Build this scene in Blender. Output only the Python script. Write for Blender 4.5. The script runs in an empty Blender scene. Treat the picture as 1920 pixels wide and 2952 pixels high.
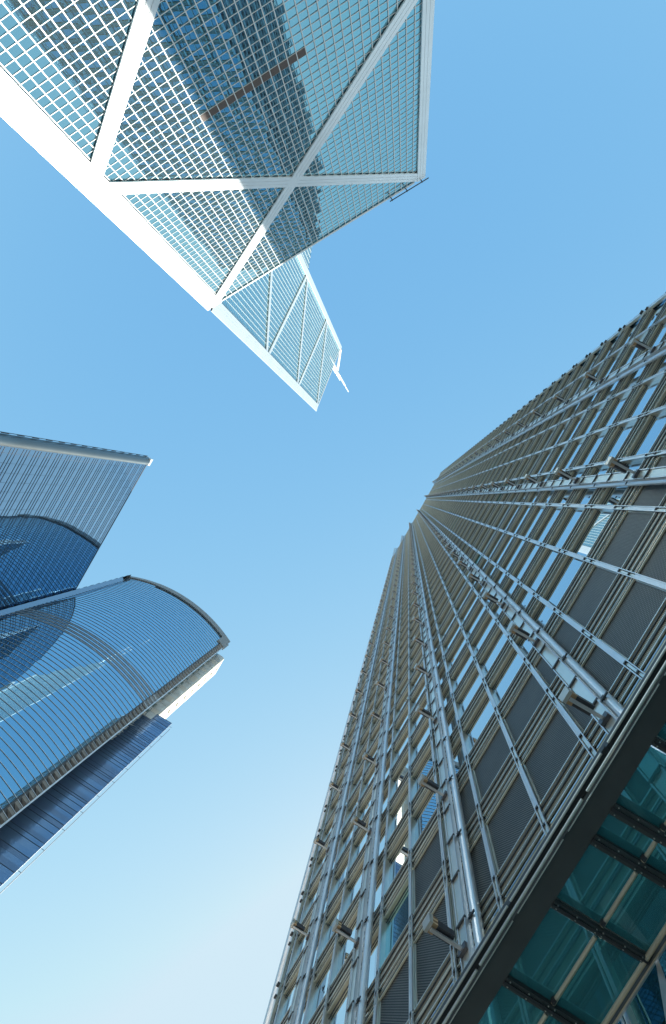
import bpy, math, random
from mathutils import Matrix, Vector
random.seed(7)
S = bpy.context.scene
COL = S.collection
rad = math.radians

# ------------------------------------------------------------------ camera
PW, PH, FPX = 1920.0, 2952.0, 1800.0          # photograph size, focal length in its pixels
ZX, ZY = 1176.0, 1438.0                        # where the zenith falls in the frame
EYE = 1.6
zc = Vector((ZX - PW / 2, ZY - PH / 2, FPX)).normalized()
ROT = zc.rotation_difference(Vector((0, 0, 1))).to_matrix()     # (right, down, forward) -> world
cam_d = bpy.data.cameras.new('camera')
cam = bpy.data.objects.new('camera', cam_d)
COL.objects.link(cam)
cam_d.sensor_fit = 'VERTICAL'
cam_d.sensor_height = 36.0
cam_d.lens = FPX / PH * 36.0
cam_d.clip_start = 0.1
cam_d.clip_end = 6000
r_, d_, f_ = ROT @ Vector((1, 0, 0)), ROT @ Vector((0, 1, 0)), ROT @ Vector((0, 0, 1))
M = Matrix((( r_.x, -d_.x, -f_.x, 0), (r_.y, -d_.y, -f_.y, 0), (r_.z, -d_.z, -f_.z, EYE), (0, 0, 0, 1)))
cam.matrix_world = M
S.camera = cam

# ------------------------------------------------------------------ light
SUN_AZ = rad(14.0)               # from +Y towards +X
SUN_EL = rad(40)
w = bpy.data.worlds.new('World')
S.world = w
w.use_nodes = True
nt = w.node_tree
bg = nt.nodes['Background']
sky = nt.nodes.new('ShaderNodeTexSky')
sky.sky_type = 'NISHITA'
sky.sun_disc = False
sky.sun_elevation = SUN_EL
sky.sun_rotation = SUN_AZ
sky.air_density = 1.0
sky.dust_density = 0.3
sky.ozone_density = 1.0
sky.altitude = 50
sp = nt.nodes.new('ShaderNodeSeparateColor')
cb = nt.nodes.new('ShaderNodeCombineColor')
nt.links.new(sky.outputs[0], sp.inputs[0])
for i_, (gam, gain, top_) in enumerate(((1.30, 1.20, 2.3), (0.70, 1.64, 2.95), (0.22, 2.53, 3.35))):      # film response of the sky
    a_ = nt.nodes.new('ShaderNodeMath')
    a_.operation = 'POWER'
    a_.inputs[1].default_value = gam
    b_ = nt.nodes.new('ShaderNodeMath')
    b_.operation = 'MULTIPLY'
    b_.inputs[1].default_value = gain
    nt.links.new(sp.outputs[i_], a_.inputs[0])
    nt.links.new(a_.outputs[0], b_.inputs[0])
    c_ = nt.nodes.new('ShaderNodeMath')
    c_.operation = 'MINIMUM'
    c_.inputs[1].default_value = top_
    nt.links.new(b_.outputs[0], c_.inputs[0])
    nt.links.new(c_.outputs[0], cb.inputs[i_])
nt.links.new(cb.outputs[0], bg.inputs[0])
bg.inputs[1].default_value = 0.15
sd = bpy.data.lights.new('sun', 'SUN')
sd.energy = 4.5
sd.angle = rad(0.5)
sd.color = (1.0, 0.94, 0.84)
sun = bpy.data.objects.new('sun', sd)
COL.objects.link(sun)
sv = Vector((math.sin(SUN_AZ) * math.cos(SUN_EL), math.cos(SUN_AZ) * math.cos(SUN_EL), math.sin(SUN_EL)))
sun.rotation_euler = sv.to_track_quat('Z', 'Y').to_euler()
sun.location = (0, 0, 400)
S.view_settings.view_transform = 'Standard'
S.view_settings.look = 'None'
S.view_settings.exposure = 0.9
S.view_settings.gamma = 1.0

# ------------------------------------------------------------------ materials
def base_mat(name):
    m = bpy.data.materials.new(name)
    m.use_nodes = True
    n = m.node_tree
    return m, n, n.nodes['Principled BSDF']

def plain(name, col, rough=0.5, metal=0.0, var=0.12, scale=0.6, bump=0.0):
    """painted / metal surface with uneven dirt"""
    m, n, p = base_mat(name)
    tc = n.nodes.new('ShaderNodeTexCoord')
    nz = n.nodes.new('ShaderNodeTexNoise')
    nz.inputs['Scale'].default_value = scale
    nz.inputs['Detail'].default_value = 6
    mr = n.nodes.new('ShaderNodeMapRange')
    mr.inputs[1].default_value = 0.3
    mr.inputs[2].default_value = 0.7
    mr.inputs[3].default_value = 1 - var
    mr.inputs[4].default_value = 1 + var
    mx = n.nodes.new('ShaderNodeVectorMath')
    mx.operation = 'SCALE'
    mx.inputs[0].default_value = col
    n.links.new(tc.outputs['Object'], nz.inputs['Vector'])
    n.links.new(nz.outputs['Fac'], mr.inputs[0])
    n.links.new(mr.outputs[0], mx.inputs['Scale'])
    n.links.new(mx.outputs[0], p.inputs['Base Color'])
    p.inputs['Roughness'].default_value = rough
    p.inputs['Metallic'].default_value = metal
    return m

def glass(name, tint, inner, refl=0.8, rough=0.01, wav=0.0, wscale=0.5, edge=(0.97, 0.98, 1.0)):
    """coated curtain-wall glass: a coloured mirror over a dull interior"""
    m, n, p = base_mat(name)
    n.nodes.remove(p)
    out = n.nodes['Material Output']
    g = n.nodes.new('ShaderNodeBsdfGlossy')
    g.inputs['Roughness'].default_value = rough
    d = n.nodes.new('ShaderNodeBsdfDiffuse')
    d.inputs['Color'].default_value = (*inner, 1)
    lw = n.nodes.new('ShaderNodeLayerWeight')
    lw.inputs['Blend'].default_value = 0.5
    mc = n.nodes.new('ShaderNodeMix')
    mc.data_type = 'RGBA'
    mc.inputs[6].default_value = (*tint, 1)
    mc.inputs[7].default_value = (*edge, 1)
    pw = n.nodes.new('ShaderNodeMath')
    pw.operation = 'POWER'
    pw.inputs[1].default_value = 1.3
    n.links.new(lw.outputs['Facing'], pw.inputs[0])
    n.links.new(pw.outputs[0], mc.inputs[0])
    n.links.new(mc.outputs[2], g.inputs['Color'])
    mx = n.nodes.new('ShaderNodeMixShader')
    mx.inputs[0].default_value = refl
    n.links.new(d.outputs[0], mx.inputs[1])
    n.links.new(g.outputs[0], mx.inputs[2])
    n.links.new(mx.outputs[0], out.inputs[0])
    if wav:
        tc = n.nodes.new('ShaderNodeTexCoord')
        nz = n.nodes.new('ShaderNodeTexNoise')
        nz.inputs['Scale'].default_value = wscale
        nz.inputs['Detail'].default_value = 1.5
        b = n.nodes.new('ShaderNodeBump')
        b.inputs['Strength'].default_value = wav
        b.inputs['Distance'].default_value = 0.02
        n.links.new(tc.outputs['Object'], nz.inputs['Vector'])
        n.links.new(nz.outputs['Fac'], b.inputs['Height'])
        n.links.new(b.outputs[0], g.inputs['Normal'])
    return m

def pattern(name, ca, cb, fx, fz, rough=0.5, metal=0.0, mode='holes', thr=0.0):
    """ribs across x (mode 'ribs') or round holes in x and z (mode 'holes'), in metres of the part's own frame"""
    m, n, p = base_mat(name)
    tc = n.nodes.new('ShaderNodeTexCoord')
    sx = n.nodes.new('ShaderNodeSeparateXYZ')
    n.links.new(tc.outputs['Object'], sx.inputs[0])
    def wave(out, per):
        a = n.nodes.new('ShaderNodeMath')
        a.operation = 'MULTIPLY'
        a.inputs[1].default_value = 2 * math.pi / per
        s = n.nodes.new('ShaderNodeMath')
        s.operation = 'SINE'
        n.links.new(out, a.inputs[0])
        n.links.new(a.outputs[0], s.inputs[0])
        return s.outputs[0]
    a = wave(sx.outputs[0], fx)
    if mode == 'holes':
        b = wave(sx.outputs[2], fz)
        mu = n.nodes.new('ShaderNodeMath')
        mu.operation = 'MULTIPLY'
        n.links.new(a, mu.inputs[0])
        n.links.new(b, mu.inputs[1])
        a = mu.outputs[0]
    mr = n.nodes.new('ShaderNodeMapRange')
    mr.inputs[1].default_value = thr - 0.15
    mr.inputs[2].default_value = thr + 0.15
    n.links.new(a, mr.inputs[0])
    nz = n.nodes.new('ShaderNodeTexNoise')
    nz.inputs['Scale'].default_value = 1.3
    n.links.new(tc.outputs['Object'], nz.inputs['Vector'])
    mx = n.nodes.new('ShaderNodeMix')
    mx.data_type = 'RGBA'
    mx.inputs[6].default_value = (*ca, 1)
    mx.inputs[7].default_value = (*cb, 1)
    n.links.new(mr.outputs[0], mx.inputs[0])
    mv = n.nodes.new('ShaderNodeVectorMath')
    mv.operation = 'SCALE'
    m2 = n.nodes.new('ShaderNodeMapRange')
    m2.inputs[3].default_value = 0.75
    m2.inputs[4].default_value = 1.25
    n.links.new(nz.outputs['Fac'], m2.inputs[0])
    n.links.new(mx.outputs[2], mv.inputs[0])
    n.links.new(m2.outputs[0], mv.inputs['Scale'])
    n.links.new(mv.outputs[0], p.inputs['Base Color'])
    p.inputs['Roughness'].default_value = rough
    p.inputs['Metallic'].default_value = metal
    return m

def clear_glass(name, tint, body=0.35):
    m, n, p = base_mat(name)
    n.nodes.remove(p)
    out = n.nodes['Material Output']
    t = n.nodes.new('ShaderNodeBsdfTransparent')
    t.inputs['Color'].default_value = (*tint, 1)
    g = n.nodes.new('ShaderNodeBsdfGlossy')
    g.inputs['Roughness'].default_value = 0.02
    g.inputs['Color'].default_value = (0.8, 0.9, 0.9, 1)
    d = n.nodes.new('ShaderNodeBsdfDiffuse')
    d.inputs['Color'].default_value = (0.10, 0.38, 0.42, 1)
    m1 = n.nodes.new('ShaderNodeMixShader')
    m1.inputs[0].default_value = body
    n.links.new(t.outputs[0], m1.inputs[1])
    n.links.new(d.outputs[0], m1.inputs[2])
    fr = n.nodes.new('ShaderNodeFresnel')
    fr.inputs[0].default_value = 1.5
    m2 = n.nodes.new('ShaderNodeMixShader')
    n.links.new(fr.outputs[0], m2.inputs[0])
    n.links.new(m1.outputs[0], m2.inputs[1])
    n.links.new(g.outputs[0], m2.inputs[2])
    n.links.new(m2.outputs[0], out.inputs[0])
    return m

MT = {}
MT['white'] = plain('white_cladding', (0.86, 0.90, 0.91), 0.34, 0.35, 0.05, 0.15)
MT['white_bar'] = plain('white_aluminium_bar', (0.70, 0.73, 0.73), 0.4, 0, 0.05, 0.3)
MT['groove'] = plain('cladding_joint', (0.25, 0.29, 0.30), 0.6)
MT['bgl'] = glass('blue_tinted_glass', (0.05, 0.33, 0.52), (0.22, 0.31, 0.31), 0.85, 0.004, 0.03, 0.7, (0.66, 1.0, 1.0))
MT['louvre'] = pattern('brown_louvre_mesh', (0.04, 0.025, 0.02), (0.17, 0.13, 0.11), 0.22, 0.22, 0.6)
MT['dark'] = plain('dark_grey_metal', (0.05, 0.055, 0.06), 0.5, 0.2)
MT['steel'] = plain('brushed_steel', (0.70, 0.72, 0.74), 0.34, 0.7, 0.06, 0.8)
MT['steel_lt'] = plain('pale_steel', (0.80, 0.80, 0.73), 0.28, 0.7, 0.08, 0.8)
MT['cream_edge'] = plain('cream_metal_edge', (0.70, 0.68, 0.55), 0.4, 0.3)
MT['tan'] = plain('tan_metal_panel', (0.64, 0.58, 0.44), 0.32, 0.45, 0.15, 0.8)
MT['slat'] = pattern('ribbed_bronze_panel', (0.09, 0.07, 0.05), (0.46, 0.41, 0.31), 0.045, 1, 0.45, 0.4, 'ribs')
MT['mesh'] = pattern('perforated_steel_screen', (0.22, 0.22, 0.20), (0.006, 0.007, 0.008), 0.10, 0.10, 0.5, 0.3, 'holes', -0.3)
MT['cgl'] = glass('mirror_window_glass', (0.30, 0.46, 0.58), (0.03, 0.06, 0.09), 0.93, 0.003, 0, 0.5, (0.97, 1.0, 1.0))
MT['dkgl'] = glass('dark_window_glass', (0.05, 0.14, 0.26), (0.01, 0.03, 0.05), 0.8, 0.01, 0, 0.5, (0.4, 0.65, 0.9))
MT['t1gl'] = glass('grey_blue_mirror_glass', (0.10, 0.20, 0.32), (0.03, 0.05, 0.08), 0.93, 0.004, 0.02, 0.4, (0.50, 0.74, 0.95))
MT['t2gl'] = glass('curved_blue_glass', (0.20, 0.44, 0.60), (0.03, 0.07, 0.12), 0.95, 0.003, 0.02, 0.15, (0.75, 0.92, 1.0))
MT['navy'] = glass('navy_panel_glass', (0.16, 0.26, 0.40), (0.03, 0.05, 0.09), 0.75, 0.06, 0.06, 0.5)
MT['wing'] = glass('blue_wing_glass', (0.12, 0.24, 0.42), (0.16, 0.27, 0.42), 0.5, 0.14, 0.05, 0.5, (0.5, 0.65, 0.85))
MT['wing2'] = glass('grey_blue_wing_panel', (0.14, 0.22, 0.34), (0.13, 0.21, 0.34), 0.4, 0.16, 0.05, 0.5, (0.5, 0.62, 0.8))
MT['lobby'] = glass('dark_teal_glass', (0.03, 0.14, 0.15), (0.02, 0.08, 0.09), 0.7, 0.02, 0.03, 0.8, (0.22, 0.42, 0.42))
MT['rearw'] = plain('dark_blue_wall', (0.02, 0.045, 0.08), 0.4, 0, 0.3, 0.3)
MT['rearb'] = plain('blue_grey_band', (0.05, 0.09, 0.13), 0.4, 0, 0.2, 0.3)
MT['line'] = plain('dark_blue_joint', (0.03, 0.05, 0.08), 0.5)
MT['fin'] = plain('pale_sunshade_fin', (0.58, 0.70, 0.80), 0.45, 0.1)
MT['greylouv'] = pattern('grey_roof_louvre', (0.16, 0.17, 0.17), (0.36, 0.37, 0.36), 0.8, 0.8, 0.5, 0.2, 'holes')
MT['col'] = plain('grey_green_column_metal', (0.20, 0.235, 0.24), 0.32, 0.9, 0.05, 0.3)
MT['pale'] = plain('pale_panel_wall', (0.66, 0.71, 0.68), 0.6, 0, 0.22, 0.35)
MT['cream'] = plain('cream_panel_wall', (0.72, 0.70, 0.60), 0.6, 0, 0.1, 0.3)
MT['palegl'] = glass('green_grey_glass', (0.5, 0.62, 0.60), (0.40, 0.50, 0.47), 0.3, 0.1)
MT['fascia'] = plain('dark_canopy_paint', (0.085, 0.095, 0.095), 0.5, 0.1, 0.08, 2)
MT['cano'] = clear_glass('teal_canopy_glass', (0.42, 0.80, 0.82), 0.42)
MT['lampw'] = plain('lamp_visor_grey', (0.6, 0.6, 0.56), 0.3, 0.5)
MT['lampb'] = plain('lamp_body_dark', (0.09, 0.09, 0.10), 0.35, 0.5)
MT['warm'] = pattern('copper_reflector', (0.75, 0.55, 0.33), (0.30, 0.16, 0.08), 0.12, 0.12, 0.35, 0.3)
MT['roof'] = plain('grey_roof_deck', (0.22, 0.22, 0.21), 0.8)
MT['pave'] = plain('paving', (0.42, 0.40, 0.37), 0.85, 0, 0.2, 0.8)
MT['asph'] = plain('asphalt', (0.05, 0.05, 0.052), 0.9, 0, 0.2, 2)
MT['line_w'] = plain('road_paint', (0.7, 0.7, 0.68), 0.7)

# ------------------------------------------------------------------ mesh helpers
class MB:
    def __init__(s):
        s.v, s.f, s.m = [], [], []
    def quad(s, a, b, c, d, mi=0):
        i = len(s.v)
        s.v += [a, b, c, d]
        s.f.append((i, i + 1, i + 2, i + 3))
        s.m.append(mi)
    def poly(s, pts, mi=0):
        i = len(s.v)
        s.v += list(pts)
        s.f.append(tuple(range(i, i + len(pts))))
        s.m.append(mi)
    def hexa(s, p, mi=0):
        """8 corners: 0-3 bottom loop, 4-7 top loop"""
        i = len(s.v)
        s.v += list(p)
        for f in ((0, 3, 2, 1), (4, 5, 6, 7), (0, 1, 5, 4), (1, 2, 6, 5), (2, 3, 7, 6), (3, 0, 4, 7)):
            s.f.append(tuple(i + k for k in f))
            s.m.append(mi)
    def box(s, x0, x1, y0, y1, z0, z1, mi=0):
        s.hexa([(x0, y0, z0), (x1, y0, z0), (x1, y1, z0), (x0, y1, z0),
                (x0, y0, z1), (x1, y0, z1), (x1, y1, z1), (x0, y1, z1)], mi)
    def fbox(s, F, s0, s1, e0, e1, z0, z1, mi=0):
        s.hexa([F(s0, e0, z0), F(s1, e0, z0), F(s1, e1, z0), F(s0, e1, z0),
                F(s0, e0, z1), F(s1, e0, z1), F(s1, e1, z1), F(s0, e1, z1)], mi)
    def tube(s, a, b, r, n=12, mi=0, cap=True):
        a, b = Vector(a), Vector(b)
        d = (b - a).normalized()
        u = d.orthogonal().normalized()
        v = d.cross(u)
        i = len(s.v)
        for P in (a, b):
            for k in range(n):
                t = 2 * math.pi * k / n
                s.v.append(tuple(P + r * (math.cos(t) * u + math.sin(t) * v)))
        for k in range(n):
            j = (k + 1) % n
            s.f.append((i + k, i + j, i + n + j, i + n + k))
            s.m.append(mi)
        if cap:
            s.f.append(tuple(i + k for k in reversed(range(n))))
            s.m.append(mi)
            s.f.append(tuple(i + n + k for k in range(n)))
            s.m.append(mi)
    def build(s, name, mats, parent=None, smooth=False):
        me = bpy.data.meshes.new(name)
        me.from_pydata(s.v, [], s.f)
        for m in (mats if isinstance(mats, (list, tuple)) else [mats]):
            me.materials.append(MT[m])
        me.polygons.foreach_set('material_index', s.m)
        if smooth:
            me.polygons.foreach_set('use_smooth', [True] * len(s.f))
        me.update()
        o = bpy.data.objects.new(name, me)
        COL.objects.link(o)
        if parent:
            o.parent = parent
        return o

def thing(name, label, cat, loc, rz=0.0, group=None):
    o = bpy.data.objects.new(name, None)
    COL.objects.link(o)
    o.location = loc
    o.rotation_euler = (0, 0, rz)
    o['label'] = label
    o['category'] = cat
    if group:
        o['group'] = group
    return o

def structure(o):
    o['kind'] = 'structure'
    return o

class Local:
    """plan frame of a tower: world XY -> the tower's own XY"""
    def __init__(s, o, tx, ty):
        l = math.hypot(tx, ty)
        s.o, s.c, s.s = o, tx / l, ty / l
        s.ang = math.atan2(ty, tx)
    def to(s, p):
        x, y = p[0] - s.o[0], p[1] - s.o[1]
        return (x * s.c + y * s.s, -x * s.s + y * s.c)
    def world(s, p):
        return Vector((s.o[0] + p[0] * s.c - p[1] * s.s, s.o[1] + p[0] * s.s + p[1] * s.c, p[2]))

def face(P, Q, side=1):
    """face frame F(s, e, z): s metres from P to Q, e metres outward (to the left of P->Q if side=1)"""
    l = math.hypot(Q[0] - P[0], Q[1] - P[1])
    t = ((Q[0] - P[0]) / l, (Q[1] - P[1]) / l)
    n = (-t[1] * side, t[0] * side)
    def F(s, e, z):
        return (P[0] + s * t[0] + e * n[0], P[1] + s * t[1] + e * n[1], z)
    F.len = l
    return F

def score(wp):
    """how large a thing at this point shows from the camera (0 = out of frame)"""
    d = wp - Vector((0, 0, EYE))
    z = d.dot(f_)
    if z <= 0:
        return 0
    x, y = PW / 2 + FPX * d.dot(r_) / z, PH / 2 + FPX * d.dot(d_) / z
    if not (-20 < x < PW + 20 and -20 < y < PH + 20):
        return 0
    return 1 / d.length_squared

def repeats(items, name, mats, parent, L, limit=100, smooth=False):
    """items: (centre in tower frame, function(MB)). The ones that show largest become parts of
    their own; whatever is past the limit is one part"""
    rank = sorted(range(len(items)), key=lambda i: -score(L.world(items[i][0])))
    if len(items) <= limit:
        big, rest = rank, []
    else:
        big, rest = rank[:limit], rank[limit:]
    for i in big:
        mb = MB()
        items[i][1](mb)
        mb.build(name, mats, parent, smooth)
    if rest:
        mb = MB()
        for i in rest:
            items[i][1](mb)
        o = mb.build(name, mats, parent, smooth)
        o['kind'] = 'stuff'

# ================================================================== ground
g = MB(); g.quad((-1500, -1500, 0), (1500, -1500, 0), (1500, 1500, 0), (-1500, 1500, 0))
structure(g.build('ground', 'pave'))
g = MB()
F = face((-160, 190), (60, -260), 1)
g.quad(F(0, 16, .004), F(0, 30, .004), F(500, 30, .004), F(500, 16, .004))
structure(g.build('road', 'asph'))
g = MB()
for k in range(60):
    g.quad(F(k * 8, 22.9, .008), F(k * 8, 23.05, .008), F(k * 8 + 4, 23.05, .008), F(k * 8 + 4, 22.9, .008))
structure(g.build('road_marking', 'line_w'))

# ================================================================== braced glass tower
PL, PR, PC = (-42.3, -41.7), (3.2, -66.8), (-33.7, -76.3)
LB = Local(PL, PR[0] - PL[0], PR[1] - PL[1])
L_, R_, C_ = (0.0, 0.0), LB.to(PR), LB.to(PC)
W = R_[0]
K_, Q_ = (0.0, -W), (W, -W)
ZN = [28 + EYE + 52 * k for k in range(6)]           # corner nodes: 29.6 ... 289.6
boc = thing('braced_skyscraper', 'tall glass skyscraper with white diagonal cross braces and stepped sloping top, twin masts', 'skyscraper', (PL[0], PL[1], 0), LB.ang)
PITCH = W / 39

def glazed(P, Q, side, zt0, zt1, zb0, zb1, cols, name, split=True, skip=None, hb=0.095, vb=0.13, e=-.03, yaw=0.0):
    """pane grid between two sloping edges (heights at P and at Q)"""
    F = face(P, Q, side)
    w_ = F.len / cols
    rh = 52 / 39
    top = lambda s: zt0 + (zt1 - zt0) * s / F.len
    bot = lambda s: zb0 + (zb1 - zb0) * s / F.len
    items = []
    z0 = ZN[0] - rh * 22
    for c in range(cols):
        sa, sb = c * w_, (c + 1) * w_
        k = int((min(bot(sa), bot(sb)) - z0) / rh)
        z = z0 + k * rh
        while z < max(top(sa), top(sb)):
            za, zb = max(z, bot(sa)), max(z, bot(sb))
            ta, tb = min(z + rh, top(sa)), min(z + rh, top(sb))
            if ta - za > .01 or tb - zb > .01:
                if not (skip and skip(c, round((z - z0) / rh))):
                    t1, t2 = random.gauss(yaw, .0022), random.gauss(0, .0028)
                    def f(mb, sa=sa, sb=sb, za=za, zb=zb, ta=max(ta, za), tb=max(tb, zb), t1=t1, t2=t2):
                        mb.quad(F(sa, e + t1 + t2, za), F(sb, e - t1 + t2, zb), F(sb, e - t1 - t2, tb), F(sa, e + t1 - t2, ta))
                    p = F((sa + sb) / 2, 0, (za + ta) / 2)
                    items.append((p, f))
            z += rh
    if split:
        repeats(items, 'window', 'bgl', boc, LB)
    else:
        mb = MB()
        for it in items:
            it[1](mb)
        o = mb.build('glazing', 'bgl', boc)
    mb = MB()
    for c in range(cols + 1):
        s = c * w_
        if top(s) - bot(s) > .2:
            mb.fbox(F, s - vb / 2, s + vb / 2, e + .03, e + .09, bot(s), top(s))
    z = z0 + rh * int((min(zb0, zb1) - z0) / rh)
    while z < max(zt0, zt1):
        # span of s where the row line lies inside the face
        ss = [i * F.len / 200 for i in range(201)]
        ins = [s for s in ss if bot(s) <= z <= top(s)]
        if ins:
            mb.fbox(F, ins[0], ins[-1], e + .03, e + .07, z - hb / 2, z + hb / 2)
        z += rh
    mb.build('mullion_grid', 'white_bar', boc)
    return F

# the row of brown louvres on the broad face (s 17.7 .. 33.8 at 79.4 .. 80.8 above the eye)
rowL = int((80.3 + EYE - (ZN[0] - 52 / 39 * 22)) / (52 / 39))
colsL = set(range(13, 25))
FLR = glazed(L_, R_, 1, ZN[2], ZN[2], 0, 0, 39, 'front', skip=lambda c, r: r == rowL and c in colsL, yaw=.0175)
z_l = ZN[0] - 52 / 39 * 22 + rowL * 52 / 39
mb = MB()
for c in sorted(colsL):
    mb.fbox(FLR, c * PITCH + .10, (c + 1) * PITCH - .10, -.1, .09, z_l + .05, z_l + 52 / 39 - .05)
mb.build('louvre_strip', 'louvre', boc)
FLC = glazed(L_, C_, 1, ZN[5], ZN[5] + 26, ZN[2], ZN[2] + 26, 27, 'inner', split=False, hb=.045, vb=.10)
glazed(C_, Q_, 1, ZN[3] + 26, ZN[3], ZN[1] + 26, ZN[1], 27, 'rear', split=False)
glazed(R_, C_, -1, ZN[2], ZN[2] + 26, ZN[1], ZN[1] + 26, 27, 'side', split=False)
glazed(K_, C_, -1, ZN[5], ZN[5] + 26, ZN[3], ZN[3] + 26, 27, 'kc', split=False)
glazed(L_, K_, -1, ZN[5], ZN[5], 0, 0, 39, 'lk', split=False)
glazed(R_, Q_, 1, ZN[1], ZN[1], 0, 0, 39, 'rq', split=False)
glazed(K_, Q_, -1, ZN[3], ZN[3], 0, 0, 39, 'kq', split=False)
# sloping glass roofs of the four shafts
mb = MB()
for A, B, z in ((L_, R_, ZN[2]), (R_, Q_, ZN[1]), (Q_, K_, ZN[3]), (K_, L_, ZN[5])):
    mb.poly([(A[0], A[1], z), (B[0], B[1], z), (C_[0], C_[1], z + 26)])
mb.build('sloping_roof', 'bgl', boc)

def band(F, p, q, wd, e0, e1, name, grooves=2):
    """a straight clad member on a face from (s, z) p to q"""
    mb = MB()
    dx, dz = q[0] - p[0], q[1] - p[1]
    l = math.hypot(dx, dz)
    ux, uz = dx / l, dz / l
    p = (p[0] + ux * 1.3, p[1] + uz * 1.3)                     # stop inside the corner columns
    l -= 2.6
    nx, nz_ = -uz, ux
    def strip(a, b, e0, e1, mi):
        pts = []
        for e in (e0, e1):
            for (k, o) in ((0, a), (1, a), (1, b), (0, b)):
                pts.append(F(p[0] + ux * l * k + nx * o, e, p[1] + uz * l * k + nz_ * o))
        mb.hexa(pts, mi)
    n = grooves + 1
    gp = .07
    for i in range(n):
        a = -wd / 2 + wd * i / n
        strip(a + (gp / 2 if i else 0), a + wd / n - (gp / 2 if i < n - 1 else 0), e0, e1, 0)
    strip(-wd / 2 + .05, wd / 2 - .05, e0 + .01, e1 - .08, 1)
    return mb.build(name, ['white', 'groove'], boc)

for k in (-1, 0, 1):
    z0, z1 = (ZN[k] if k >= 0 else ZN[0] - 52), (ZN[k + 1])
    zz0 = max(z0, 0)
    f0 = (zz0 - z0) / 52
    for A, B in (((0, z0), (W, z1)), ((W, z0), (0, z1))):
        a = (A[0] + (B[0] - A[0]) * f0, zz0)
        up = .004 * (A[0] > 0)
        band(FLR, a, B, 2.25, .11 + up, .34 + up, 'diagonal_brace')
LCl = FLC.len
for (a, b) in (((LCl, ZN[2] + 26), (0, ZN[3])), ((0, ZN[3]), (LCl, ZN[3] + 26)), ((LCl, ZN[3] + 26), (0, ZN[4])),
               ((0, ZN[4]), (LCl, ZN[4] + 26)), ((LCl, ZN[4] + 26), (0, ZN[5]))):
    band(FLC, a, b, 1.6, .11 + .004 * (a[0] > 0), .3 + .004 * (a[0] > 0), 'diagonal_brace')
# corner columns: wrapped cladding strips with joints
def corner(P, z0, z1, half, name='corner_column', dirs=((1, 0), (0, -1)), over=.42):
    mb = MB()
    for dx, dy in dirs:
        n = (dy, -dx)
        # outward side: away from the tower's middle
        mid = (W / 2 - P[0], -W / 2 - P[1])
        if n[0] * mid[0] + n[1] * mid[1] > 0:
            n = (-n[0], -n[1])
        for i in range(3):
            a, b = half * i / 3 + (.02 if i else -over), half * (i + 1) / 3 - .02
            pts = []
            for z in (z0, z1):
                for (s, e) in ((a, .08), (b, .08), (b, .42), (a, .42)):
                    pts.append((P[0] + dx * s + n[0] * e, P[1] + dy * s + n[1] * e, z))
            mb.hexa(pts, 0)
        pts = []
        for z in (z0, z1 - .05):
            for (s, e) in ((0, .06), (half - .1, .06), (half - .1, .33), (0, .33)):
                pts.append((P[0] + dx * s + n[0] * e, P[1] + dy * s + n[1] * e, z))
        mb.hexa(pts, 1)
    return mb.build(name, ['white', 'groove'], boc)
dLC = (C_[0] / LCl, C_[1] / LCl)
mb = MB()
corner(L_, 0, ZN[2], 2.5, over=1.15, dirs=((1, 0),))
mb = MB()
for i in range(3):
    mb.box(-1.13, -.06, -2.4 + i * .83, -2.4 + (i + 1) * .83 - .04 if i < 2 else .075, 0, ZN[2], 0)
mb.box(-1.0, -.061, -2.39, .05, 0, ZN[2] - .1, 1)
mb.build('corner_column', ['white', 'groove'], boc)
# above the front shaft the corner turns towards the middle
mb = MB()
for i in range(3):
    a, b = 2.2 * i / 3 + (.02 if i else -1.0), 2.2 * (i + 1) / 3 - .02
    mb.fbox(FLC, a, b, .08, .42, ZN[2], ZN[5], 0)
mb.fbox(FLC, -.9, 2.05, .06, .33, ZN[2], ZN[5] - .1, 1)
mb.build('corner_column', ['white', 'groove'], boc)
corner(R_, 0, ZN[2], 1.75, dirs=((-1, 0),), over=.1)
corner(K_, 0, ZN[5], 2.2, dirs=((1, 0), (0, 1)))
corner(Q_, 0, ZN[3], 2.2, dirs=((-1, 0), (0, 1)))
mb = MB()
mb.fbox(FLC, LCl - 1.6, LCl + .5, .08, .40, ZN[2] + 26, ZN[5] + 27, 0)
mb.build('corner_column', ['white', 'groove'], boc)
# roof edges and masts
mb = MB()
mb.hexa([FLC(0, -.5, ZN[5]), FLC(LCl, -.5, ZN[5] + 26), FLC(LCl, .12, ZN[5] + 26), FLC(0, .12, ZN[5]),
         FLC(0, -.5, ZN[5] + .9), FLC(LCl, -.5, ZN[5] + 26.9), FLC(LCl, .12, ZN[5] + 26.9), FLC(0, .12, ZN[5] + .9)], 0)
mb.build('roof_edge', 'white_bar', boc)
mb = MB()
mb.fbox(FLR, 2.5, W - 2.3, .11, .2, ZN[2] - .35, ZN[2] + .25, 0)
mb.build('roof_edge', 'white_bar', boc)
for (wx, wy, z0, z1, r) in ((-36.8, -66.6, 292, 389, .55), (-40.2, -70.6, 292, 372, .55)):
    p = LB.to((wx, wy))
    mb = MB()
    mb.tube((*p, z0), (*p, z0 + 30), r * 1.5, 12)
    mb.tube((*p, z0 + 30), (*p, z1 - 22), r, 12)
    mb.tube((*p, z1 - 22), (*p, z1), r * .6, 10)
    mb.build('mast', 'white', boc, True)
mb = MB()
c0 = (C_[0] + .3, C_[1] + .2)
a, b = Vector((*LB.to((-33.6, -75.4)), ZN[5] + 26.8)), Vector((*LB.to((-37.0, -66.6)), 331))
mb.tube(a, b, .45, 8)
mb.tube(a + Vector((0, 0, -3)), b + Vector((0, 0, -5)), .3, 8)
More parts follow.
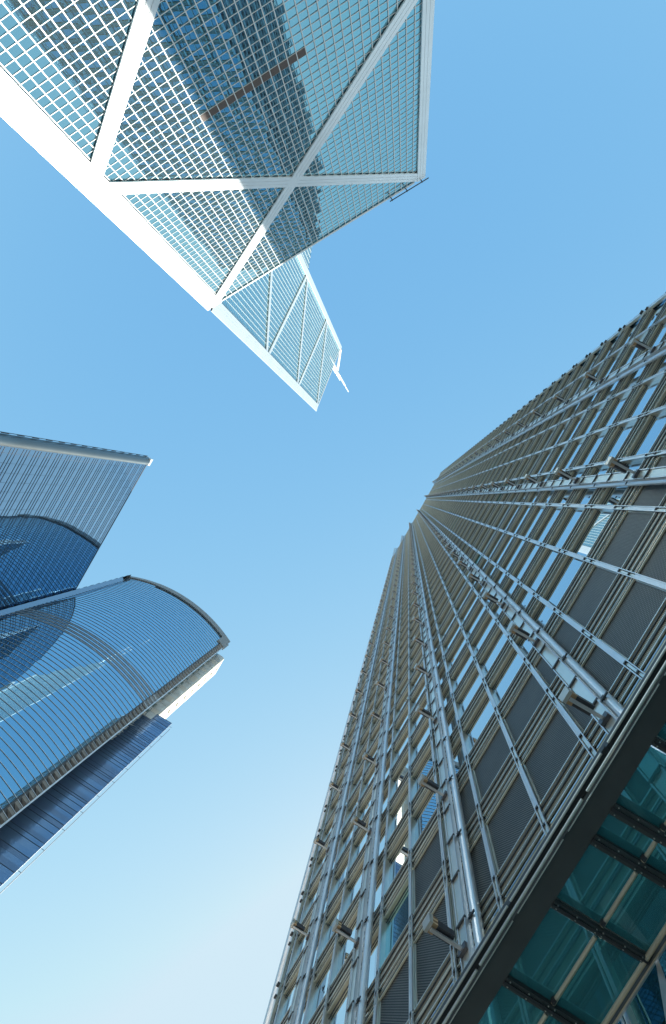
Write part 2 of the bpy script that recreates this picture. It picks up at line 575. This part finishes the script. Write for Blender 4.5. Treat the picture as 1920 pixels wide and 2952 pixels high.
for k in range(7):
    t = k / 6
    mb.tube(a.lerp(b, t), (a + Vector((0, 0, -3))).lerp(b + Vector((0, 0, -5)), t), .15, 6)
mb.build('roof_gantry', 'steel_lt', boc)
mb = MB()
for s in (W - 8, W - 4.5, W - 1):
    mb.fbox(FLR, s, s + .15, .2, 1.0, ZN[2] - .2, ZN[2] + .1)
mb.fbox(FLR, W - 8.5, W + .6, .85, 1.0, ZN[2] - .3, ZN[2] - .1)
mb.build('cleaning_rail', 'dark', boc)

# ================================================================== steel-clad tower (nearest)
D0 = 6.976
ta = rad(60.7)
TX, TY = math.cos(ta), -math.sin(ta)
O3 = (math.sin(ta) * D0, math.cos(ta) * D0)          # foot of the perpendicular on the facade plane
LK = Local(O3, TX, TY)
ckc = thing('steel_clad_skyscraper', 'near skyscraper clad in bronze and steel grilles with vertical tube masts and floodlights', 'skyscraper', (O3[0], O3[1], 0), LK.ang)
S0, S1 = -26.1, 16.8
DEP = S1 - S0 + 5
MS = 2.253 * .986
MULL = [1.26 + MS * k for k in range(-12, 7)]
MAST = [11.4, 4.47, -1.94, -8.5, -15.05, -21.4]
FL = 3.92
TOPS = []
a = 16.75 + EYE - FL
while a < 281 + EYE - 1:
    TOPS.append(a)
    a += FL
ROOF = 281 + EYE
bays = []
edges = [S0] + MULL + [S1]
edges = sorted(set(round(e, 3) for e in edges))
for i in range(len(edges) - 1):
    bays.append((edges[i], edges[i + 1]))

def spandrel(mb, x0, x1, a):
    """rod, ribbed panel, rod, tan lip and soffit, head frame (local frame: -y is outward)"""
    G = .135
    mb.box(x0, x1, -.055, -.01, a - .045, a, 1)                       # top rod
    mb.quad((x0, 0, a - .02), (x1, 0, a - .02), (x1, .01, a - .82), (x0, .01, a - .82), 0)
    mb.box(x0, x1, -.03, .0, a - .52, a - .49, 3)
    mb.quad((x0, -.004, a - .48), (x1, -.004, a - .48), (x1, -.004, a - .40), (x0, -.004, a - .40), 5)
    mb.box(x0, x1, -.025, .0, a - .39, a - .36, 1)
    mb.box(x0, x1, -.03, .0, a - .17, a - .13, 3)
    mb.box(x0, x1, -.02, .0, a - 1.20, a - 1.17, 3)
    mb.quad((x0, -.004, a - 1.02), (x1, -.004, a - 1.02), (x1, -.004, a - .96), (x0, -.004, a - .96), 5)
    mb.box(x0, x1, -.05, .0, a - .87, a - .825, 1)
    mb.hexa([(x0, .035, a - 1.27), (x1, .035, a - 1.27), (x1, G, a - 1.27), (x0, G, a - 1.27),
             (x0, .0, a - .94), (x1, .0, a - .94), (x1, G, a - .94), (x0, G, a - .94)], 2)
    mb.box(x0, x1, -.02, .034, a - 1.31, a - 1.271, 4)
    mb.quad((x0, .0, a - .02), (x0, G, a - .02), (x1, G, a - .02), (x1, .0, a - .02), 2)
    for x in (x0, x1):
        mb.quad((x, .0, a - .02), (x, .0, a - .9), (x, G, a - .9), (x, G, a - .02), 3)
    mb.box(x0, x1, .09, .12, a + .14, a + .18, 3)                    # dark transoms before the glass
    mb.box(x0, x1, .09, .12, a - 1.50, a - 1.46, 3)

wins, spans = [], []
screens = []
for (x0, x1) in bays:
    for a in TOPS:
        g0, g1 = x0 + .07, x1 - .07
        def fs(mb, x0=g0, x1=g1, a=a):
            spandrel(mb, x0, x1, a)
        spans.append((((x0 + x1) / 2, 0, a), fs))
        zt = min(a + FL - 1.24, ROOF)
        t = random.gauss(0, .002)
        t2 = random.gauss(0, .003)
        mi = 1 if random.random() < .05 else 0
        def fw(mb, x0=x0, x1=x1, a=a, zt=zt, t=t, t2=t2, mi=mi):
            mb.quad((x0, .14 + t, a - .02), (x1, .14 - t, a - .02), (x1, .14 - t + t2, zt), (x0, .14 + t + t2, zt), mi)
        lim = 23.5 + EYE if not (x0 < -13.5) else 19.5 + EYE
        if a + 1 < lim:
            screens.append((x0 + .06, x1 - .06, a, zt))
            wins.append((((x0 + x1) / 2, .3, a + 1.4), fw))
        else:
            wins.append((((x0 + x1) / 2, .3, a + 1.4), fw))
repeats(spans, 'spandrel_panel', ['slat', 'steel_lt', 'tan', 'dark', 'cream_edge', 'cgl'], ckc, LK)
repeats(wins, 'window', ['cgl', 'bgl'], ckc, LK)
sc = []
for (x0, x1, a, zt) in screens:
    def fm(mb, x0=x0, x1=x1, a=a, zt=zt):
        mb.box(x0, x1, .05, .08, a + .0, zt - .02)
        mb.box(x0, x0 + .05, .02, .049, a + .0, zt - .02, 1)
        mb.box(x1 - .05, x1, .02, .049, a + .0, zt - .02, 1)
    sc.append((((x0 + x1) / 2, 0, a), fm))
repeats(sc, 'perforated_screen', ['mesh', 'steel_lt'], ckc, LK)
# vertical mullions: a deep fin with twin front rods, a bracket at each floor
for x in MULL:
    mb = MB()
    mb.box(x - .035, x + .035, -.06, .15, 3, ROOF, 0)
    for dx in (-.085, .06):
        mb.box(x + dx, x + dx + .03, -.11, -.061, 3, ROOF, 1)
    for a in TOPS:
        mb.box(x - .09, x + .09, -.10, -.02, a - .93, a - .86, 2)
        mb.box(x - .09, x + .09, -.10, -.02, a - .05, a + .02, 2)
        mb.box(x - .055, x + .055, -.09, -.062, a - .05, a + 2.5, 1)
    mb.build('mullion', ['steel_lt', 'steel', 'dark'], ckc)
# masts: tube and plate tied together
for x in MAST:
    mb = MB()
    mb.tube((x, -.20, 9.6), (x, -.20, ROOF + .6), .14, 16, 0)
    mb.tube((x, -.20, 9.6), (x, -.20, 14.2 + EYE), .175, 16, 0)
    px = x + .14 if x > 3 else x - .30
    mb.box(px - .15, px + .15, -.45, -.40, 9.6, ROOF + .4, 1)
    for dx in (-.20, .165):
        mb.box(px + dx, px + dx + .035, -.49, -.33, 9.6, ROOF + .4, 0)
    mb.tube((x, -.20, 14.2 + EYE), (x, -.20, 15.0 + EYE), .155, 14, 0)
    k = 0
    a = TOPS[0] - .7
    while a < ROOF:
        mb.box(px - .215, px + .215, -.505, -.455, a - .035, a + .035, 2)
        if k % 2 == 0:
            mb.box(x - .05, x + .05, -.40, -.0, a - .06, a + .06, 2)
            mb.box(x - .17, x + .17, -.38, -.345, a - .035, a + .035, 2)
        k += 1
        a += FL / 2
    mb.build('tube_mast', ['steel', 'steel_lt', 'dark'], ckc)
# floodlights on arms, every second floor on every mast
spots = []
for x in MAST:
    z = 15.05 + EYE
    while z < ROOF - 2:
        spots.append((x + .14 if x > 3 else x - .30, z))
        z += FL * 2
spots.sort(key=lambda s: -score(LK.world((s[0], -1.5, s[1]))))
def flood_arm(mb, x=0, z=0):
    mb.box(x - .045, x + .045, -1.40, -.47, z - .03, z + .03, 0)
    mb.box(x - .03, x + .03, -1.40, -.47, z + .032, z + .06, 1)
    mb.box(x - .16, x + .16, -.56, -.46, z - .10, z + .10, 1)
def flood_part(mb, x, z, y0, y1, w, h0, h1):
    mb.hexa([(x - w, y0, z + h0), (x + w, y0, z + h0), (x + w, y1, z + h0), (x - w, y1, z + h0),
             (x - w * 1.1, y0 - .03, z + h1), (x + w * 1.1, y0 - .03, z + h1), (x + w * 1.05, y1, z + h1 - .02), (x - w * 1.05, y1, z + h1 - .02)], 0)
def flood_body(mb, x=0, z=0):
    flood_part(mb, x, z, -1.26, -.80, .13, .07, .28)
def flood_lens(mb, x=0, z=0):
    flood_part(mb, x, z, -1.40, -1.27, .145, .06, .31)
def flood_visor(mb, x=0, z=0):
    flood_part(mb, x, z, -1.50, -1.41, .155, .04, .33)
protos = []
mb = MB(); flood_arm(mb); root0 = mb.build('floodlight', ['steel', 'lampb'], ckc)
mb = MB(); flood_body(mb); mb.build('housing', 'lampb', root0)
mb = MB(); flood_lens(mb); mb.build('reflector', 'warm', root0)
mb = MB(); flood_visor(mb); mb.build('visor', 'lampw', root0)
for i, (x, z) in enumerate(spots[:100]):
    if i == 0:
        o = root0
    else:
        o = root0.copy()
        COL.objects.link(o)
        o.parent = ckc
        for ch in list(root0.children):
            c = ch.copy()
            COL.objects.link(c)
            c.parent = o
    o.location = (x, 0, z)
mb = MB()
for x, z in spots[100:]:
    i0 = len(mb.f); flood_arm(mb, x, z)
    i1 = len(mb.f); flood_body(mb, x, z); mb.m[i1:] = [1] * (len(mb.f) - i1)
    i2 = len(mb.f); flood_lens(mb, x, z); mb.m[i2:] = [2] * (len(mb.f) - i2)
    i3 = len(mb.f); flood_visor(mb, x, z); mb.m[i3:] = [3] * (len(mb.f) - i3)
o = mb.build('floodlight', ['steel', 'lampb', 'warm', 'lampw'], ckc)
o['kind'] = 'stuff'
# body behind the curtain wall, other three sides with simpler bands
mb = MB()
mb.box(S0 + .02, S1 - .02, .20, DEP, 0, ROOF - .5, 0)
mb.build('core_wall', 'dkgl', ckc)
A_, B_, Cc_, Dd_ = (S0, 0), (S1, 0), (S1, DEP), (S0, DEP)
for P, Q in ((B_, Cc_), (Cc_, Dd_), (Dd_, A_)):
    F = face(P, Q, -1)
    gl, sp, ms = MB(), MB(), MB()
    ln = F.len
    nb = 19
    for a in TOPS:
        sp.hexa([F(0, .05, a - 1.1), F(ln, .05, a - 1.1), F(ln, .33, a - 1.1), F(0, .33, a - 1.1),
                 F(0, .05, a), F(ln, .05, a), F(ln, .33, a), F(0, .33, a)], 0)
        sp.fbox(F, 0, ln, .331, .40, a - .07, a, 1)
        for k in range(nb):
            s0, s1 = k * ln / nb, (k + 1) * ln / nb
            t = random.gauss(0, .003)
            gl.quad(F(s0, .04 + t, a), F(s1, .04 - t, a), F(s1, .04 - t, a + FL - 1.1), F(s0, .04 + t, a + FL - 1.1))
    for k in range(nb + 1):
        s = k * ln / nb
        ms.fbox(F, s - .06, s + .06, .06, .48, 3, ROOF, 0)
        if k % 3 == 1:
            ms.fbox(F, s - .18, s + .18, .75, 1.1, 9, ROOF + 2, 0)
    gl.build('window', 'dkgl', ckc)
    sp.build('spandrel_panel', ['rearb', 'slat'], ckc)
    ms.build('mullion', 'steel', ckc)
mb = MB()
mb.box(S0, S1, .0, DEP, ROOF - .49, ROOF, 0)
mb.build('roof', 'roof', ckc)
# outriggers where spandrels end at the two corners
mb = MB()
for x in (S0 + .02, S1 - .02):
    mb.box(x - .06, x + .06, -.16, .0, 3, ROOF, 0)
    for a in TOPS:
        mb.box(x - .12, x + .12, -.30, -.161, a - .1, a, 1)
        mb.box(x - .10, x + .10, -.26, -.161, a - .9, a - .8, 1)
mb.build('corner_trim', ['steel_lt', 'dark'], ckc)

# entrance canopy, hung on the facade 10 m above the eye
HC = 10.0 + EYE
k10 = 10.0
yE = D0 - k10 * .468
def cy(ratio):
    return -(D0 - k10 * ratio)
can = MB()
can.box(S0 - 1, S1 + 1, cy(.470), cy(.508), HC + .0, HC + .12, 0)
can.box(S0 - 1, S1 + 1, cy(.4705), cy(.479), HC + .12, HC + .32, 0)
can.box(S0 - 1, S1 + 1, cy(.4595), cy(.4698), HC + .14, HC + .30, 1)
canopy = can.build('canopy', ['fascia', 'dark'], ckc)
beams = [(-.592, .008), (-.443, .006), (-.3215, .009), (-.264, .010), (-.141, .007), (.01, .007), (.13, .009), (-.741, .007), (-.88, .009), (-1.03, .007)]
bs = sorted(beams)
for i, (t_, hw) in enumerate(bs):
    mb = MB()
    x = t_ * k10
    hwm = hw * k10 * .95
    mb.box(x - hwm, x + hwm, cy(.5085), cy(.672), HC - .02, HC + .10, 0)
    mb.box(x - hwm * .3, x + hwm * .3, cy(.506), cy(.672), HC - .05, HC - .021, 1)
    mb.box(x + hwm + .002, x + hwm + .14, cy(.5085), cy(.672), HC + .09, HC + .11, 2)
    for rr in (.515, .548, .582, .593, .63, .66):
        for sg in (-1, 1):
            mb.tube((x + sg * (hwm - .03), cy(rr), HC - .035), (x + sg * (hwm - .03), cy(rr), HC - .0201), .012, 8, 2)
    mb.build('beam', ['fascia', 'dark', 'steel_lt'], canopy)
for i in range(len(bs) - 1):
    x0, x1 = bs[i][0] * k10, bs[i + 1][0] * k10
    for (ra, rb) in ((.5085, .586), (.5875, .666)):
        mb = MB()
        mb.box(x0 + .1, x1 - .1, cy(ra), cy(rb), HC + .05, HC + .065, 0)
        mb.build('glass_panel', 'cano', canopy)
    mb = MB()
    mb.tube((x0 + .1, cy(.5875), HC + .0), (x1 - .1, cy(.5875), HC + .0), .035, 10, 0)
    mb.box(x0 + .12, x0 + .2, cy(.583), cy(.5872), HC - .06, HC + .04, 1)
    mb.build('glazing_bar', ['tan', 'lampb'], canopy)
mb = MB()
mb.tube((S0, cy(.667), HC), (S1, cy(.667), HC), .04, 10, 0)
mb.box(S0, S1, cy(.673), cy(.676), HC - .1, HC + .1, 1)
mb.box(S0, S1, cy(.6762), -.25, HC - .06, HC + .12, 2)
mb.box(S0, S1, -.249, -.21, HC - .09, HC + .02, 0)
mb.build('wall_beam', ['tan', 'steel', 'fascia'], canopy)
# long light rods along the front of the fascia
for (r0, segs, hh, rr) in ((.4625, ((-12, -6.0), (-5.9, -2.75), (-2.6, 14)), .0, .024), (.4700, ((-12, -5.0), (-4.85, -3.45), (-3.3, -.6), (-.45, 14)), .0, .010), (.4565, ((-12, -4.9), (-4.8, -2.0), (-1.8, 14)), .12, .022)):
    for s0, s1 in segs:
        mb = MB()
        mb.tube((s0, cy(r0), HC - .02 + hh), (s1, cy(r0), HC - .02 + hh), rr, 8, 0)
        mb.build('front_rod', 'steel_lt', canopy)
mb = MB()
for x in MAST + [m for m in MULL]:
    mb.box(x - .05, x + .05, cy(.4565), cy(.48), HC + .121, HC + .19, 0)
mb.build('rod_bracket', 'dark', canopy)
# tapered struts under the canopy
for x in (-4.3, 2.45, -11.1):
    mb = MB()
    a_, b_ = Vector((x, cy(.676), HC - .1)), Vector((x - .25, -.35, HC - 1.6))
    mb.hexa([(a_.x - .03, a_.y, a_.z), (a_.x + .03, a_.y, a_.z), (b_.x + .16, b_.y, b_.z), (b_.x - .16, b_.y, b_.z),
             (a_.x - .03, a_.y, a_.z + .05), (a_.x + .03, a_.y, a_.z + .05), (b_.x + .16, b_.y, b_.z + .2), (b_.x - .16, b_.y, b_.z + .2)])
    mb.build('strut', 'steel', canopy)
# lobby glazing under the canopy
mb = MB()
mb.box(S0, S1, .13, .18, 0, TOPS[0] - 1.5, 0)
mb.build('lobby_glass', 'lobby', ckc)
mb = MB()
for x in MULL[::2]:
    mb.box(x - .05, x + .05, .0, .129, 0, TOPS[0] - 1.5, 0)
for z in (3.2, 6.0):
    mb.box(S0, S1, .02, .128, z, z + .08, 0)
mb.build('lobby_frame', 'steel', ckc)

# ================================================================== flat mirror tower (left, with round corner column)
LA = .828
E1, E2 = (-88.6 * LA, -12.6 * LA), (-116.8 * LA, 34.0 * LA)
LT = Local(E1, E2[0] - E1[0], E2[1] - E1[1])
T1H = 205 * LA + EYE
t1 = thing('mirror_office_tower', 'left office tower with flat mirror glass in triple floor lines and a round corner column', 'skyscraper', (E1[0], E1[1], 0), LT.ang)
P47 = 4.70 * LA
items = []
NB, WB = 21, 2.1
rows = []
z = T1H
while z > 0:
    rows.append(z)
    z -= P47
FT = face((0, 0), (NB * WB, 0), -1)
for zt in rows:
    for (za, zb) in ((zt - P47 + .0, zt - P47 + 2.30), (zt - P47 + 2.30, zt - P47 + 3.5), (zt - P47 + 3.5, zt)):
        pass
    for k in range(NB):
        s0, s1 = k * WB, (k + 1) * WB
        tt = random.gauss(0, .0015)
        t2 = random.gauss(0, .003)
        def f(mb, s0=s0, s1=s1, zt=zt, tt=tt, t2=t2):
            mb.quad(FT(s0, tt, zt - P47), FT(s1, -tt, zt - P47), FT(s1, -tt + t2, zt), FT(s0, tt + t2, zt))
        items.append((FT((s0 + s1) / 2, 0, zt - 2.3), f))
repeats(items, 'window', 't1gl', t1, LT)
mb = MB()
for zt in rows:
    for o_ in (0, 1.18 * LA, 2.4 * LA):
        mb.fbox(FT, .9, NB * WB, .0, .05, zt - o_ - .08, zt - o_ + .02, 0)
for k in range(NB + 1):
    mb.fbox(FT, k * WB - .02, k * WB + .02, -.02, .02, 0, T1H, 0)
mb.build('floor_band', 'line', t1)
mb = MB()
mb.tube((-.33, .29, 0), (-.33, .29, T1H - .6), 1.16, 40, 0)
mb.build('corner_column', 'col', t1, True)
mb = MB()
mb.box(-1.4, .7, -.75, 1.2, T1H - .6, T1H + .9, 0)
mb.build('column_cap', 'white', t1)
mb = MB()
z = 3
while z < T1H - 3:
    mb.fbox(face((-1.62, .25), (-1.62, 2), 1), 0, .12, .0, .15, z, z + 2.2, 0)
    z += 4.7
mb.fbox(face((-1.64, .25), (-1.64, 2), 1), .3, .42, .0, .10, 0, T1H - .6, 0)
mb.build('column_rail', 'dark', t1)
mb = MB()
sw = LT.to((E1[0] - 40, E1[1] - 3.5))
pl = [(.3, .16), (NB * WB - .1, .16), (NB * WB - .1, 38), (sw[0], sw[1])]
for i in range(4):
    a, b = pl[i], pl[(i + 1) % 4]
    mb.quad((*a, 0), (*b, 0), (*b, T1H - .3), (*a, T1H - .3))
mb.poly([(*a, T1H - .3) for a in pl])
mb.build('tower_wall', 'navy', t1)
mb = MB()
mb.box(.8, NB * WB, -.06, .15, T1H + .01, T1H + .5, 0)
mb.build('roof_edge', 'line', t1)

# ================================================================== curved glass tower (left, in front)
KS = 1.15
KQ = KS / 1.08
arcp = [(-83.44 * KS, 23.42 * KS), (-78.41 * KS, 24.53 * KS), (-73.01 * KS, 26.14 * KS), (-65.0 * KS, 30.93 * KS), (-57.06 * KS, 37.86 * KS), (-52.47 * KS, 42.51 * KS)]
# circle through first, middle and last point
def circ(a, b, c):
    ax, ay = a; bx, by = b; cx_, cy_ = c
    d = 2 * (ax * (by - cy_) + bx * (cy_ - ay) + cx_ * (ay - by))
    ux = ((ax**2 + ay**2) * (by - cy_) + (bx**2 + by**2) * (cy_ - ay) + (cx_**2 + cy_**2) * (ay - by)) / d
    uy = ((ax**2 + ay**2) * (cx_ - bx) + (bx**2 + by**2) * (ax - cx_) + (cx_**2 + cy_**2) * (bx - ax)) / d
    return ux, uy, math.hypot(ax - ux, ay - uy)
mid = ((arcp[2][0] + arcp[3][0]) / 2 + .35, (arcp[2][1] + arcp[3][1]) / 2 - .55)
ccx, ccy, RR = circ(arcp[0], mid, arcp[5])
TO = (arcp[0][0], arcp[0][1])
L2 = Local(TO, 1, 0)
t2t = thing('curved_office_tower', 'lower left tower with bowed blue glass front, thin sunshade fins and pale service shaft', 'skyscraper', (TO[0], TO[1], 0), 0)
a0 = math.atan2(arcp[0][1] - ccy, arcp[0][0] - ccx)
a1 = math.atan2(arcp[5][1] - ccy, arcp[5][0] - ccx)
if a1 - a0 > math.pi: a1 -= 2 * math.pi
if a0 - a1 > math.pi: a1 += 2 * math.pi
H2 = 194 * KQ + EYE
NS = 30
GD = -.10
def ap(u, e, z):
    a = a0 + (a1 - a0) * u
    return (ccx + (RR + e) * math.cos(a) - TO[0], ccy + (RR + e) * math.sin(a) - TO[1], z)
UG = 0.955
FP = 1.725 * KQ
MECH = (130 * KQ + EYE, 135.4 * KQ + EYE)
levels = []
z = H2 - 3.2
while z > 2:
    levels.append(z)
    z -= FP
items = []
NSG = 10
for zt in levels:
    for k in range(NSG):
        u0, u1 = UG * k / NSG, UG * (k + 1) / NSG
        t = random.gauss(0, .002)
        def f(mb, u0=u0, u1=u1, zt=zt, t=t):
            n = 5
            i = len(mb.v)
            for j in range(n + 1):
                u = u0 + (u1 - u0) * j / n
                mb.v += [ap(u, GD + t, zt - FP), ap(u, GD - t, zt)]
            for j in range(n):
                b = i + 2 * j
                mb.f.append((b, b + 2, b + 3, b + 1))
                mb.m.append(0)
        items.append((ap((u0 + u1) / 2, GD, zt - FP / 2), f))
repeats(items, 'window', 't2gl', t2t, L2, smooth=True)
def arc_box(mb, u0, u1, e0, e1, z0, z1, mi=0, n=NS, mu=None):
    i = len(mb.v)
    for j in range(n + 1):
        u = u0 + (u1 - u0) * j / n
        mb.v += [ap(u, e0, z0), ap(u, e1, z0), ap(u, e1, z1), ap(u, e0, z1)]
    for j in range(n):
        b, c = i + 4 * j, i + 4 * (j + 1)
        for q_ in range(4):
            r = (q_ + 1) % 4
            mb.f.append((b + q_, b + r, c + r, c + q_))
            mb.m.append(mu if (mu is not None and q_ == 0) else mi)
    mb.f.append((i, i + 3, i + 2, i + 1)); mb.m.append(mi)
    e = i + 4 * n
    mb.f.append((e, e + 1, e + 2, e + 3)); mb.m.append(mi)
fins = []
allz = list(levels)
zz = MECH[0]
while zz < MECH[1]:
    allz += [zz + .43, zz + .86, zz + 1.29]
    zz += FP
for z in allz:
    def f(mb, z=z):
        arc_box(mb, 0, 1, -.04, .0, z - .035, z + .035, 0)
        arc_box(mb, 0, UG, GD + .005, -.041, z - .05, z + .02, 1)
    fins.append((ap(.6, 0, z), f))
repeats(fins, 'sunshade_fin', ['fin', 'line'], t2t, L2)
# open end of the fins: recess, slabs and end post
mb = MB()
p0, p1 = ap(UG, GD, 0), ap(.998, -1.3, 0)
F = face((p0[0], p0[1]), (p1[0], p1[1]), 1)
mb.fbox(F, 0, F.len, -.2, 0, 0, H2 - 3, 0)
for z in levels:
    i = len(mb.f)
    arc_box(mb, UG, .998, -1.2, -.11, z - .75, z - .07, 1, 4)
mb.build('end_recess', ['dark', 'roof'], t2t)
mb = MB()
arc_box(mb, .997, 1.003, -.25, .05, 0, H2 - 3, 0, 2)
mb.build('end_post', 'fin', t2t)
mb = MB()
arc_box(mb, -.01, 1.0, -.6, .25, H2 - 2.4, H2, 0)
arc_box(mb, .25, 1.0, .251, .36, H2 - 3.4, H2 - .2, 0)
arc_box(mb, .93, 1.012, -.6, .37, H2 - 8.2, H2 - 3.21, 0, 6)
mb.build('roof_louvre', 'greylouv', t2t)
# left end plate, back and roof
def rel(p): return (p[0] * KQ - TO[0], p[1] * KQ - TO[1])
P1, P2 = rel((-.9643 * 92.6, .2648 * 92.6)), rel((-.9603 * 92.6, .279 * 92.6))
F = face(P2, P1, -1)
mb = MB()
mb.fbox(F, 0, F.len, -.3, .25, 0, 92.7 * KQ / .4957 + EYE - .5, 0)
mb.build('end_panel', 'navy', t2t)
bk = [P1, rel((-112, 34.5)), rel((-116, 60)), rel((-92, 80)), rel((-80, 70)), rel((-66, 56)), (ap(.97, -4.5, 0)[0], ap(.97, -4.5, 0)[1])]
mb = MB()
for i in range(len(bk) - 1):
    a, b = bk[i], bk[i + 1]
    mb.quad((a[0], a[1], 0), (b[0], b[1], 0), (b[0], b[1], H2 - .6), (a[0], a[1], H2 - .6), 0)
for z in range(4, int(H2), 4):
    for i in range(2):
        a, b = bk[i], bk[i + 1]
        mb.fbox(face(a, b, 1), 0, math.dist(a, b), -.12, .12, z, z + 1.4, 1)
mb.build('rear_wall', ['rearw', 'rearb'], t2t)
mb = MB()
mb.poly([(p[0], p[1], H2 - .6) for p in bk] + [ap(1 - k / 12, -.6, H2 - .6) for k in range(13)])
mb.build('roof', 'roof', t2t)
# blue side wing
W0, W1 = rel((-67.2, 45.2)), rel((-54.7, 52.4))
HW = 139.3 * KQ + EYE
F = face(W0, W1, -1)
dpx, dpy = -.51 * 14, .86 * 14
mb = MB()
z = HW
nrow = 0
while z > 0:
    h = random.choice((0.7, 1.1, 1.7, 1.3))
    n = 1
    t = random.gauss(0, .012)
    mb.quad(F(0, t, z - h), F(F.len, t, z - h), F(F.len, -t, z), F(0, -t, z), random.choice((0, 0, 2)))
    if random.random() < .7:
        mb.fbox(F, 0, F.len, .0, .04, z - .07, z + .02, 1)
    z -= h
mb.build('wing_glass', ['wing', 'line', 'wing2'], t2t)
mb = MB()
wb = [F(.1, -.06, 0)[:2], F(F.len - .05, -.06, 0)[:2]]
wb += [(wb[1][0] - .76 * 12, wb[1][1] + .65 * 12), (wb[0][0] - .76 * 12, wb[0][1] + .65 * 12)]
for i in range(4):
    a, b = wb[i], wb[(i + 1) % 4]
    mb.quad((*a, 0), (*b, 0), (*b, HW - .1), (*a, HW - .1))
mb.poly([(*a, HW - .1) for a in wb])
mb.build('side_wing', 'navy', t2t)
mb = MB()
mb.fbox(F, F.len, F.len + .03, -.03, .03, 0, HW + .1, 0)
mb.tube(F(F.len + .75, .1, 0), F(F.len + .75, .1, HW - 3), .05, 6, 1)
z = 4
while z < HW:
    mb.fbox(F, F.len + .12, F.len + .78, .0, .04, z, z + .08, 1)
    z += 6
mb.build('wing_rail', ['white_bar', 'line'], t2t)
# pale service shaft rising above the wing
SA, SB, SC = rel((-69, 43.6)), rel((-58.1, 50.5)), rel((-61.2, 55.7))
HS = 192 * KQ + EYE
F = face(SA, SB, -1)
G = face(SB, SC, -1)
mb = MB()
mb.fbox(F, 0, F.len, -6, -.05, HW - 20, HS, 0)
mb.build('service_shaft', 'pale', t2t)
mb = MB()
z = HW - 4
k = 0
while z < HS - 1:
    hh = (3.4, 2.2, 4.2, 2.8)[k % 4]
    hh = min(hh, HS - z)
    mi = (0, 1, 0, 2, 0, 2, 1)[k % 7]
    mb.fbox(F, 0, F.len - 4.3, -.045, .10 + .06 * (k % 2), z + .06, z + hh - .06, mi)
    mb.fbox(F, F.len - 4.2, F.len - 2.2, -.045, .06, z + .06, z + hh * .55, (2, 0, 1)[k % 3])
    mb.fbox(F, F.len - 4.2, F.len - 2.2, -.045, .12, z + hh * .55 + .05, z + hh - .06, (1, 0, 0)[k % 3])
    mb.fbox(F, F.len - 2.1, F.len - .25, -.045, .16 - .04 * (k % 3), z + .06, z + hh - .1, (0, 2, 0)[k % 3])
    z += hh
    k += 1
mb.build('shaft_panel', ['pale', 'palegl', 'cream'], t2t)
mb = MB()
z = HW - 4
while z < HS - 1:
    mb.fbox(G, .05, G.len - .1, .0, .22 + .1 * random.random(), z + .08, z + 5.9, 0)
    mb.fbox(G, G.len * .4, G.len * .55, .0, .6, z + 2, z + 2.5, 0)
    z += 6
mb.build('shaft_panel', 'cream', t2t)
